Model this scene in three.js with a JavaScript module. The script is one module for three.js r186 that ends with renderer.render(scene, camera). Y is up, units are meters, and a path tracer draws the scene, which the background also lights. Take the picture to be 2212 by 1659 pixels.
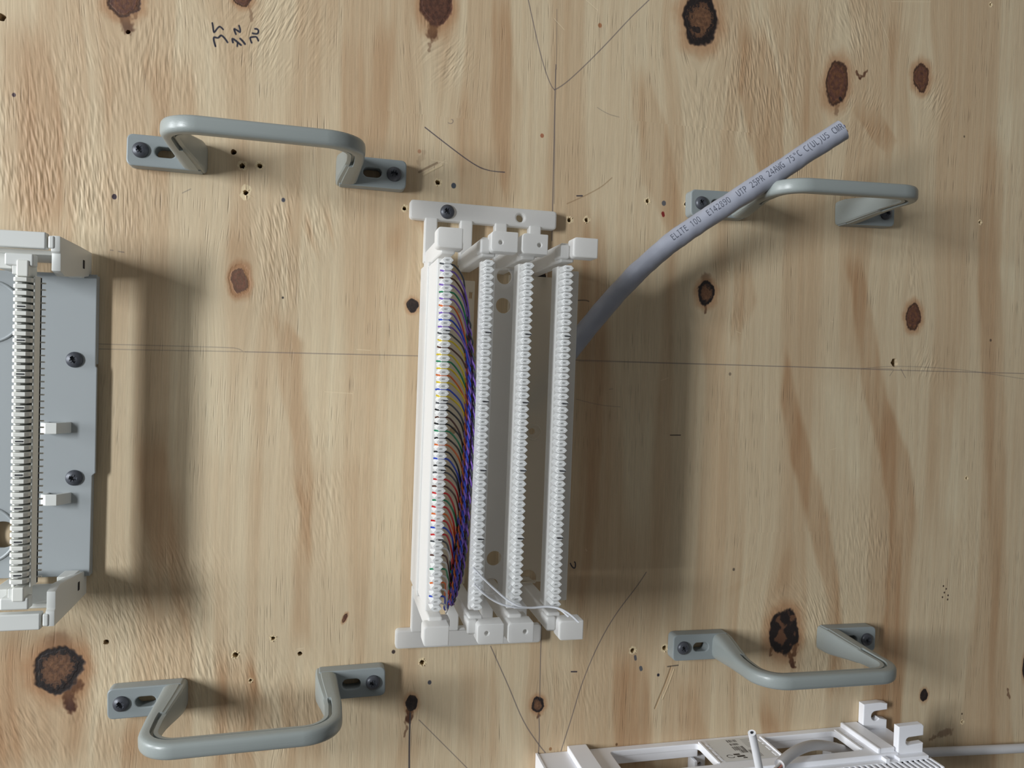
import * as THREE from 'three';
import { RoundedBoxGeometry } from 'three/addons/geometries/RoundedBoxGeometry.js';
import { mergeGeometries, toCreasedNormals } from 'three/addons/utils/BufferGeometryUtils.js';
import { RectAreaLightUniformsLib } from 'three/addons/lights/RectAreaLightUniformsLib.js';
import { Brush, Evaluator, SUBTRACTION } from 'three-bvh-csg';

// ---------------------------------------------------------------- camera, sky, light, exposure
// Wall coordinates: millimetres, x to the right, y up, z out of the plywood (z = 0). The wall's origin hangs 1.4 m above the floor.
const LIFT = 1.4;
const F = 1696.66, EYE = [-184.47, 5.05, 483.06], TURN = [-0.23281, -0.02189, 0.02795];
const scene = new THREE.Scene();
const turn = new THREE.Matrix4().makeRotationY(TURN[0])
  .multiply(new THREE.Matrix4().makeRotationX(TURN[1]))
  .multiply(new THREE.Matrix4().makeRotationZ(TURN[2]));
const camera = new THREE.PerspectiveCamera(2 * Math.atan(829.5 / F) * 180 / Math.PI, 2212 / 1659, 0.02, 60);
camera.position.set(EYE[0] / 1000, EYE[1] / 1000 + LIFT, EYE[2] / 1000);
camera.quaternion.setFromRotationMatrix(turn);
camera.updateMatrixWorld(true);

scene.background = new THREE.Color(0.75, 0.86, 1.0);          // overcast sky beyond the window
RectAreaLightUniformsLib.init();
const WIN = { x: -1.5, z0: 0.95, z1: 1.15, y0: 1.26, y1: 1.86, nits: 216 };  // daylight enters by this window in the left wall
const WIN2 = { x: -1.5, z0: 0.15, z1: 0.32, y0: 1.26, y1: 1.86, nits: 86 }; // added unseen second opening, for raking light on left-facing sides
for (const w of [WIN, WIN2]) {  // the second lamp is an added grazing fill
  const daylight = new THREE.RectAreaLight(new THREE.Color(0.93, 0.97, 1.0), w.nits, w.z1 - w.z0, w.y1 - w.y0);
  daylight.position.set(w.x + 0.005, (w.y0 + w.y1) / 2, (w.z0 + w.z1) / 2);
  daylight.lookAt(w.x + 1, (w.y0 + w.y1) / 2, (w.z0 + w.z1) / 2);
  daylight.castShadow = true;
  scene.add(daylight);
}

const renderer = new THREE.WebGLRenderer();
renderer.toneMapping = THREE.LinearToneMapping;
renderer.toneMappingExposure = 0.39;
renderer.shadowMap.enabled = true;

// ---------------------------------------------------------------- helpers
const S = 0.001;
const V3 = (x, y, z) => new THREE.Vector3(x, y, z);
const mEl = turn.elements;
/** The wall point (mm) that photo pixel (u, v) shows when it lies z mm in front of the plywood. */
function W(u, v, z = 0) {
  const a = (u - 1106) / F, b = -(v - 829.5) / F;
  const d = [0, 1, 2].map((k) => mEl[k] * a + mEl[4 + k] * b - mEl[8 + k]);
  const t = (z - EYE[2]) / d[2];
  return V3(EYE[0] + d[0] * t, EYE[1] + d[1] * t, z);
}
function rng(seed) { let a = seed >>> 0; return () => { a = (a + 0x6D2B79F5) >>> 0; let t = a; t = Math.imul(t ^ (t >>> 15), t | 1); t ^= t + Math.imul(t ^ (t >>> 7), t | 61); return ((t ^ (t >>> 14)) >>> 0) / 4294967296; }; }
const PERM = (() => { const r = rng(77), p = [...Array(256).keys()]; for (let i = 255; i > 0; i--) { const j = Math.floor(r() * (i + 1)); [p[i], p[j]] = [p[j], p[i]]; } const q = new Uint8Array(512); for (let i = 0; i < 512; i++) q[i] = p[i & 255]; return q; })();
const GX = new Float64Array(256), GY = new Float64Array(256);
for (let i = 0; i < 256; i++) { GX[i] = Math.cos(i * 2.399963); GY[i] = Math.sin(i * 2.399963); }
function noise(x, y) {
  const xi = Math.floor(x), yi = Math.floor(y), fx = x - xi, fy = y - yi, X = xi & 255, Y = yi & 255;
  const u = fx * fx * fx * (fx * (fx * 6 - 15) + 10), v = fy * fy * fy * (fy * (fy * 6 - 15) + 10);
  const a = PERM[PERM[X] + Y], b = PERM[PERM[X + 1] + Y], c = PERM[PERM[X] + Y + 1], d = PERM[PERM[X + 1] + Y + 1];
  const n0 = GX[a] * fx + GY[a] * fy, n1 = GX[b] * (fx - 1) + GY[b] * fy, n2 = GX[c] * fx + GY[c] * (fy - 1), n3 = GX[d] * (fx - 1) + GY[d] * (fy - 1);
  return 1.4 * ((n0 + u * (n1 - n0)) + v * ((n2 + u * (n3 - n2)) - (n0 + u * (n1 - n0))));
}
const clamp = (x, a = 0, b = 1) => Math.min(b, Math.max(a, x));
const smooth = (a, b, x) => { const t = clamp((x - a) / (b - a)); return t * t * (3 - 2 * t); };
const lerp = (a, b, t) => a + (b - a) * t;

const taken = {};
function numbered(name) { const n = taken[name] = (taken[name] ?? -1) + 1; return n ? `${name}_${String(n).padStart(3, '0')}` : name; }
function tag(o, label, category, group) { o.userData.label = label; o.userData.category = category; if (group) o.userData.group = group; return o; }
/** A thing: a Group whose origin (wall mm) is its base; parts are added in mm relative to it. */
function thing(name, label, category, at, group, rot = 0) {
  const o = new THREE.Group(); o.name = numbered(name);
  o.position.set(at[0] * S, at[1] * S + LIFT, (at[2] ?? 0) * S); o.rotation.z = rot;
  scene.add(o); return tag(o, label, category, group);
}
/** A part in mm relative to its parent's origin; geometries are merged into one mesh. */
function part(name, geos, mat, parent, at = [0, 0, 0], label) {
  const list = (Array.isArray(geos) ? geos : [geos]).map((g) => { const h = g.index ? g.toNonIndexed() : g.clone(); for (const k of Object.keys(h.attributes)) if (!['position', 'normal', 'uv'].includes(k)) h.deleteAttribute(k); return h; });
  const g = list.length > 1 ? mergeGeometries(list) : list[0];
  g.scale(S, S, S);
  const m = new THREE.Mesh(g, mat); m.name = name; m.position.set(at[0] * S, at[1] * S, at[2] * S);
  m.castShadow = m.receiveShadow = true; if (label) m.userData.label = label;
  parent.add(m); return m;
}
/** A further mesh that shares an existing part's geometry. */
function again(mesh, parent, at, mat) {
  const m = new THREE.Mesh(mesh.geometry, mat ?? mesh.material); m.name = mesh.name; m.position.set(at[0] * S, at[1] * S, at[2] * S);
  m.castShadow = m.receiveShadow = true; parent.add(m); return m;
}
/** A thing that is one mesh: geometry in wall mm, origin at its base point. */
function solo(name, geos, mat, at, label, category, group) {
  const m = part(numbered(name), geos, mat, scene, at); m.position.y += LIFT; return tag(m, label, category, group);
}
function box(x0, x1, y0, y1, z0, z1, r = 0.4, seg = 1) {
  const w = x1 - x0, h = y1 - y0, d = z1 - z0, rr = Math.min(r, w / 2.01, h / 2.01, d / 2.01);
  const g = rr > 0 ? new RoundedBoxGeometry(w, h, d, seg, rr) : new THREE.BoxGeometry(w, h, d);
  return g.translate((x0 + x1) / 2, (y0 + y1) / 2, (z0 + z1) / 2);
}
function roundRect(x0, x1, y0, y1, r, target = new THREE.Shape()) {
  const rs = Array.isArray(r) ? r : [r, r, r, r];                // corners: left-bottom, right-bottom, right-top, left-top
  target.moveTo(x0 + rs[0], y0); target.lineTo(x1 - rs[1], y0); target.quadraticCurveTo(x1, y0, x1, y0 + rs[1]);
  target.lineTo(x1, y1 - rs[2]); target.quadraticCurveTo(x1, y1, x1 - rs[2], y1); target.lineTo(x0 + rs[3], y1);
  target.quadraticCurveTo(x0, y1, x0, y1 - rs[3]); target.lineTo(x0, y0 + rs[0]); target.quadraticCurveTo(x0, y0, x0 + rs[0], y0);
  return target;
}
const poly = (pts) => new THREE.Shape(pts.map(([x, y]) => new THREE.Vector2(x, y)));
const circlePath = (x, y, r) => { const p = new THREE.Path(); p.absarc(x, y, r, 0, Math.PI * 2, true); return p; };
function slab(shape, z0, z1, bevel = 0.4, curveSegments = 8) {
  const b = Math.min(bevel, (z1 - z0) / 2.2);
  const g = new THREE.ExtrudeGeometry(shape, { depth: z1 - z0 - 2 * b, bevelEnabled: b > 0, bevelThickness: b, bevelSize: b, bevelOffset: -b, bevelSegments: 2, curveSegments });
  return toCreasedNormals(g.translate(0, 0, z0 + b), 0.36);
}
/** A skin over rings of points (each an array of Vector3, same count), closed at both ends. */
function loft(rings, crease = 0.75, caps = true) {
  const n = rings[0].length, pos = [], uv = [], idx = [];
  rings.forEach((r, i) => { for (let k = 0; k <= n; k++) { const p = r[k % n]; pos.push(p.x, p.y, p.z); uv.push(i / (rings.length - 1), k / n); } });
  for (let i = 0; i < rings.length - 1; i++) for (let k = 0; k < n; k++) { const a = i * (n + 1) + k, b = a + n + 1; idx.push(a, b, a + 1, b, b + 1, a + 1); }
  if (caps) for (const [i, flip] of [[0, 1], [rings.length - 1, 0]]) {
    const c = rings[i].reduce((s, p) => s.add(p), V3(0, 0, 0)).divideScalar(n), at = pos.length / 3;
    pos.push(c.x, c.y, c.z); uv.push(0, 0); for (const p of rings[i]) { pos.push(p.x, p.y, p.z); uv.push(0, 0); }
    for (let k = 0; k < n; k++) { const a = at + 1 + k, b = at + 1 + (k + 1) % n; flip ? idx.push(at, b, a) : idx.push(at, a, b); }
  }
  const g = new THREE.BufferGeometry(); g.setAttribute('position', new THREE.Float32BufferAttribute(pos, 3)); g.setAttribute('uv', new THREE.Float32BufferAttribute(uv, 2)); g.setIndex(idx);
  return toCreasedNormals(g, crease);
}
/** A round tube along points; v = 0 and 1 face away from the viewer's side (up), v = 0.5 faces it. */
function tube(pts, radius, steps, sides = 8, up = V3(-0.4, 0, 1), caps = true, smoothPath = true) {
  const curve = smoothPath ? new THREE.CatmullRomCurve3(pts, false, 'centripetal') : null, rings = [];
  const P = smoothPath ? curve.getSpacedPoints(steps) : pts;
  for (let i = 0; i < P.length; i++) {
    const T = P[Math.min(i + 1, P.length - 1)].clone().sub(P[Math.max(i - 1, 0)]).normalize();
    let N = up.clone().addScaledVector(T, -up.dot(T)); if (N.lengthSq() < 1e-3) N = V3(0, 1, 0.2).addScaledVector(T, -T.y - 0.2 * T.z); N.normalize();
    const B = T.clone().cross(N), r = typeof radius === 'function' ? radius(i / (P.length - 1)) : radius, ring = [];
    for (let k = 0; k < sides; k++) { const a = Math.PI + k / sides * Math.PI * 2, rr = Array.isArray(r) ? r[k] : r; ring.push(P[i].clone().addScaledVector(N, rr * Math.cos(a)).addScaledVector(B, rr * Math.sin(a))); }
    rings.push(ring);
  }
  return loft(rings, 1.2, caps);
}
const minus = (g, x, y, z) => g.translate(-x, -y, -z);

// ---------------------------------------------------------------- plain materials
const lin = (r, g, b) => new THREE.Color().setRGB(r, g, b);
const std = (c, roughness = 0.5, extra = {}) => new THREE.MeshStandardMaterial({ color: c, roughness, ...extra });
function grainTexture(size, f, seed) {            // fine moulded-plastic stipple, used as relief only
  const d = new Uint8Array(size * size * 4), r = rng(seed);
  for (let i = 0; i < size * size; i++) { const v = 128 + 60 * (r() - 0.5) + 60 * noise((i % size) / f, Math.floor(i / size) / f); d[i * 4] = d[i * 4 + 1] = d[i * 4 + 2] = clamp(v, 0, 255); d[i * 4 + 3] = 255; }
  const t = new THREE.DataTexture(d, size, size); t.magFilter = THREE.LinearFilter; t.wrapS = t.wrapT = THREE.RepeatWrapping; t.needsUpdate = true; return t;
}
const stipple = grainTexture(256, 3, 5);
const M = {
  white: new THREE.MeshPhysicalMaterial({ color: lin(0.87, 0.865, 0.85), roughness: 1, transmission: 0.54, thickness: 0, clearcoat: 0.7, clearcoatRoughness: 0.3 }),
  tooth: new THREE.MeshPhysicalMaterial({ color: lin(0.90, 0.905, 0.90), roughness: 1, transmission: 0.4, thickness: 0, clearcoat: 0.8, clearcoatRoughness: 0.25 }),
  trough: new THREE.MeshPhysicalMaterial({ color: lin(0.88, 0.83, 0.73), roughness: 0.7, transmission: 0.6, thickness: 0, side: THREE.DoubleSide }),
  ring: new THREE.MeshPhysicalMaterial({ color: lin(0.285, 0.312, 0.303), roughness: 0.34, bumpMap: stipple, bumpScale: 0.00006 }),
  foot: new THREE.MeshPhysicalMaterial({ color: lin(0.27, 0.30, 0.305), roughness: 0.42 }),
  screw: new THREE.MeshPhysicalMaterial({ color: lin(0.075, 0.08, 0.095), roughness: 0.4, metalness: 0.3 }),
  grey: std(lin(0.345, 0.372, 0.385), 0.38),
  greyWhite: std(lin(0.66, 0.67, 0.645), 0.42),
  cream: std(lin(0.74, 0.74, 0.69), 0.4),
  bracket: new THREE.MeshPhysicalMaterial({ color: lin(0.90, 0.905, 0.945), roughness: 0.36 }),
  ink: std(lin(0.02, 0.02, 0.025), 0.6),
  metal: std(lin(0.55, 0.56, 0.58), 0.3, { metalness: 1 }),
  copper: std(lin(0.62, 0.3, 0.2), 0.35, { metalness: 1 }),
  splinter: std(lin(0.66, 0.52, 0.34), 0.8),
  paint: std(lin(0.46, 0.455, 0.445), 0.85),
  concrete: std(lin(0.16, 0.15, 0.145), 0.85),
};

// ---------------------------------------------------------------- room shell
function struct(name, geos, mat, at = [0, 0, 0]) { const m = part(name, geos, mat, scene, at); m.userData.kind = 'structure'; return m; }
const RX = 1900, LX = WIN.x * 1000, FZ = 3600, HY = 2700;
struct('floor', box(LX - 150, RX + 150, -100, 0, -150, FZ + 150, 0), M.concrete);
struct('ceiling', box(LX - 150, RX + 150, HY, HY + 100, -150, FZ + 150, 0), M.paint);
struct('wall_rear', box(LX - 150, RX + 150, 0, HY, -150, -20, 0), M.paint);
struct('wall_front', box(LX - 150, RX + 150, 0, HY, FZ, FZ + 150, 0), M.paint);
struct('wall_right', box(RX, RX + 150, 0, HY, -20, FZ, 0), M.paint);
struct('wall_left', [
  box(LX - 150, LX, 0, HY, -20, WIN2.z0 * 1000, 0), box(LX - 150, LX, 0, HY, WIN2.z1 * 1000, WIN.z0 * 1000, 0), box(LX - 150, LX, 0, HY, WIN.z1 * 1000, FZ, 0),
  ...[WIN, WIN2].flatMap((w) => [box(LX - 150, LX, 0, w.y0 * 1000, w.z0 * 1000, w.z1 * 1000, 0), box(LX - 150, LX, w.y1 * 1000, HY, w.z0 * 1000, w.z1 * 1000, 0)])], M.paint);
[WIN, WIN2].forEach((win, i) => {  // the second window is added for its grazing light
  const [y0, y1, z0, z1] = [win.y0 * 1000, win.y1 * 1000, win.z0 * 1000, win.z1 * 1000], x = LX - 90;
  const w = struct(`window_${i + 1}`, box(x - 3, x + 3, y0 + 30, y1 - 30, z0 + 30, z1 - 30, 0), new THREE.MeshPhysicalMaterial({ color: 0xffffff, roughness: 0, transmission: 1, thickness: 0 }));
  part('window_frame', [box(x - 25, x + 25, y0, y0 + 30, z0, z1, 2), box(x - 25, x + 25, y1 - 30, y1, z0, z1, 2), box(x - 25, x + 25, y0 + 30, y1 - 30, z0, z0 + 30, 2), box(x - 25, x + 25, y0 + 30, y1 - 30, z1 - 30, z1, 2)], M.paint, w);
});

// ---------------------------------------------------------------- plywood backboard
// knots: photo pixel, half sizes (mm), lean, kind
const KNOTS = [
  [268, 2, 9, 9, 0.2, 'red'], [524, -4, 5, 5, 0, 'red'], [940, 0, 10, 17, 0.05, 'dark'], [1513, 44, 13.2, 17.5, 0, 'ring'], [1508, 64, 6, 7.5, 0.6, 'black'],
  [1808, 180, 9, 16, -0.15, 'red'], [1990, 167, 7, 10, 0, 'red'], [517, 606, 6.2, 9.6, 0, 'rim'], [891, 660, 3.6, 4.2, 0, 'black'],
  [1525, 633, 6.4, 8.2, 0, 'ring'], [1973, 684, 6.4, 9.4, 0, 'red'], [1166, 607, 5.5, 6.5, 0, 'black'], [125, 1446, 13, 14, 0, 'ring'],
  [889, 1519, 3.8, 5.2, 0, 'black'], [1162, 1522, 4.2, 5.2, 0, 'ring'], [1694, 1366, 11.4, 16, 0, 'burnt'], [1996, 1502, 3.2, 4.6, 0, 'black'],
  [745, 1335, 1.2, 3, -0.4, 'red'], [573, 1606, 4, 3, 0.3, 'red'], [2216, 1440, 3, 10, 0, 'black'], [1815, 213, 1.6, 2, 0.3, 'black'],
  [470, -60, 8, 9, 0, 'red'], [2330, 500, 8, 11, 0, 'red'],
].map(([u, v, rx, ry, a, kind]) => { const p = W(u, v); return { x: p.x, y: p.y, rx, ry, c: Math.cos(a), s: Math.sin(a), kind }; });
const TAILS = [[[268, 35], [277, 62], 3.5, 0.7], [[938, 50], [934, 74], 4, 0.8], [[940, 72], [925, 108], 1.2, 0.35], [[1808, 228], [1806, 245], 2, 0.4], [[150, 1490], [166, 1480], 4, 1], [[146, 1498], [153, 1530], 3.4, 1], [[886, 1530], [882, 1555], 2.6, 0.9], [[884, 1550], [874, 1590], 0.8, 0.5], [[1703, 1405], [1714, 1440], 2.2, 0.9], [[1720, 1380], [1716, 1412], 2.4, 0.8], [[1668, 1395], [1664, 1415], 1.2, 0.6], [[1850, 155], [1858, 170], 1.1, 0.7], [[1858, 170], [1872, 155], 1.1, 0.7], [[1526, 655], [1524, 675], 1, 0.6], [[1162, 1535], [1164, 1548], 1.2, 0.7], [[300, 5], [290, 40], 1.2, 0.4], [[538, 15], [545, 45], 1, 0.3], [[1525, 600], [1525, 615], 4, 0.35], [[125, 1388], [128, 1403], 8, 0.3], [[2030, 1586], [2052, 1580], 3, 0.35], [[2012, 1596], [2018, 1592], 1.8, 0.35], [[2176, 1490], [2180, 1506], 1.2, 0.5], [[915, 330], [905, 352], 2, 0.12]]
  .map(([a, b, w, k]) => ({ a: W(...a), b: W(...b), w, k }));
// broad darker bands of the veneer, one partly painted shade: photo pixels with half width, then depth of tone (negative = paler)
const BANDS = [
  [[[1610, 60, 45], [1640, 200, 70], [1660, 330, 45], [1665, 420, 15]], 0.75], [[[1700, 0, 60], [1720, 130, 55], [1745, 300, 20]], 0.5],
  [[[1860, 240, 50], [1905, 300, 45], [1915, 330, 15]], 0.6], [[[1940, 60, 40], [1950, 200, 30], [1960, 330, 25]], 0.35],
  [[[1700, 760, 5], [1705, 870, 22], [1725, 980, 30], [1760, 1120, 34], [1790, 1300, 22], [1800, 1500, 30]], 0.85],
  [[[1845, 560, 26], [1870, 700, 30], [1895, 860, 34], [1930, 980, 42], [1950, 1110, 44], [1940, 1300, 40], [1920, 1500, 50], [1900, 1659, 50]], 0.8],
  [[[2150, 300, 30], [2140, 600, 40], [2150, 900, 35], [2155, 1150, 30], [2165, 1659, 40]], 0.5],
  [[[600, 690, 18], [625, 740, 28], [630, 830, 26], [655, 950, 20], [665, 1100, 16], [650, 1300, 18], [645, 1390, 22]], 0.7],
  [[[1075, 0, 25], [1090, 200, 34], [1098, 400, 26], [1105, 430, 20]], 0.6], [[[985, 190, 25], [1000, 320, 28], [1005, 400, 16]], 0.35],
  [[[840, 60, 28], [822, 200, 25], [810, 330, 20]], 0.55], [[[760, 80, 25], [765, 300, 30], [770, 400, 30]], 0.3],
  [[[1390, 160, 30], [1410, 280, 38], [1430, 400, 42], [1470, 500, 30]], 0.6], [[[1290, 480, 30], [1280, 650, 40], [1265, 900, 45], [1250, 1100, 40], [1240, 1320, 26]], 0.65],
  [[[1600, 560, 25], [1610, 650, 38], [1590, 725, 18]], 0.6], [[[1520, 680, 16], [1520, 740, 14], [1522, 790, 8]], 0.6], [[[1455, 550, 14], [1460, 660, 20]], 0.25],
  [[[360, 130, 55], [380, 260, 40], [330, 380, 30]], 0.5], [[[50, 60, 40], [70, 300, 55], [60, 480, 50]], 0.6], [[[230, 150, 30], [180, 330, 25], [200, 470, 30]], 0.3],
  [[[90, 1370, 60], [60, 1480, 90], [70, 1659, 90]], 0.85], [[[250, 1560, 50], [280, 1659, 70]], 0.6], [[[330, 950, 30], [345, 1100, 34], [360, 1230, 25]], 0.6],  // last band partly paints in the shade beside the connector block
  [[[500, 1420, 30], [530, 1530, 55], [520, 1659, 50]], 0.55], [[[640, 1480, 40], [660, 1659, 40]], 0.45], [[[1360, 1420, 40], [1365, 1520, 48], [1375, 1659, 50]], 0.8],
  [[[1480, 1470, 25], [1500, 1600, 40]], 0.4], [[[1660, 1520, 20], [1670, 1600, 26]], 0.6], [[[905, 470, 14], [925, 520, 8]], 0.9], [[[850, 480, 22], [845, 560, 16]], 0.45],
  [[[890, 1590, 30], [880, 1659, 30]], 0.5], [[[1030, 1430, 40], [1050, 1659, 45]], 0.35], [[[760, 1420, 60], [770, 1500, 40]], 0.25], [[[1560, 1290, 30], [1640, 1240, 14]], 0.2],
  [[[650, 450, 7], [664, 500, 10], [688, 560, 5]], 0.9], [[[618, 450, 5], [626, 505, 6]], 0.6], [[[700, 450, 8], [716, 545, 4]], 0.8], [[[640, 1015, 9], [660, 1100, 13], [664, 1195, 11]], 0.5], [[[480, 1440, 5], [486, 1515, 6]], 0.7], [[[540, 1420, 8], [560, 1500, 10], [566, 1545, 6]], 0.7], [[[508, 1600, 6], [512, 1659, 8]], 0.6], [[[370, 1240, 7], [395, 1330, 9], [400, 1390, 6]], 0.5], [[[310, 1290, 6], [330, 1370, 7]], 0.5], [[[1700, 1180, 14], [1690, 1290, 20]], 0.35], [[[1590, 330, 16], [1600, 430, 12]], 0.4], [[[505, 480, 8], [512, 575, 10]], 0.5],
  [[[450, 560, 70], [460, 800, 60], [530, 1000, 60]], -0.35], [[[720, 700, 60], [740, 1000, 70]], -0.3], [[[1060, 1500, 20], [1090, 1659, 20]], -0.2], [[[1400, 900, 60], [1380, 1150, 50]], -0.3], [[[1800, 820, 50], [1850, 1050, 40]], -0.35], [[[2040, 850, 35], [2050, 1120, 40]], -0.5], [[[2180, 560, 30], [2195, 660, 25]], -0.6], [[[2190, 200, 30], [2170, 330, 40]], -0.5], [[[1850, 30, 30], [1840, 110, 26]], -0.5], [[[2000, 90, 20], [2010, 130, 16]], -0.4],
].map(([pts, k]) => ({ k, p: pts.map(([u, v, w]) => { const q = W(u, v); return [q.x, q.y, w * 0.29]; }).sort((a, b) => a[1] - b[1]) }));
// where the veneer is rough and rippled: photo pixel, half sizes (mm), strength, lean
const RIPPLES = [[60, 350, 45, 55, 0.8, 0.1], [200, 420, 40, 30, 0.7, 0.1], [330, 120, 50, 40, 0.6, 0.1], [600, 60, 28, 26, 0.9, -0.5], [960, 130, 14, 14, 1, -0.6], [640, 480, 26, 22, 1, 0.18], [600, 580, 20, 34, 0.9, 0.2], [330, 1310, 38, 34, 1.1, 0.35], [420, 1440, 45, 20, 0.9, 0.3], [560, 1540, 50, 26, 1, 0.2], [1640, 170, 42, 50, 1, 0.25], [1850, 60, 26, 34, 0.9, 0.25], [1870, 250, 20, 20, 0.8, -0.4], [2020, 220, 14, 22, 0.8, -0.4], [1740, 1330, 40, 28, 1, 0.45], [1880, 1180, 30, 40, 0.9, 0.1], [1760, 1450, 30, 20, 0.8, 0.3], [2000, 790, 14, 14, 0.8, -0.3], [1960, 600, 10, 22, 1.1, 0.1], [1590, 680, 12, 20, 0.6, 0.1], [120, 1570, 60, 30, 0.7, 0.3], [1250, 1500, 24, 30, 0.5, 0.2], [690, 1080, 20, 50, 0.5, 0.15], [1500, 280, 20, 40, 0.5, 0.1], [920, 560, 8, 26, 0.8, 0.25], [2100, 1200, 20, 50, 0.4, 0.1]]
  .map(([u, v, rx, ry, k, lean]) => { const p = W(u, v); return { x: p.x, y: p.y, rx, ry, k, lean }; });

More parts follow.
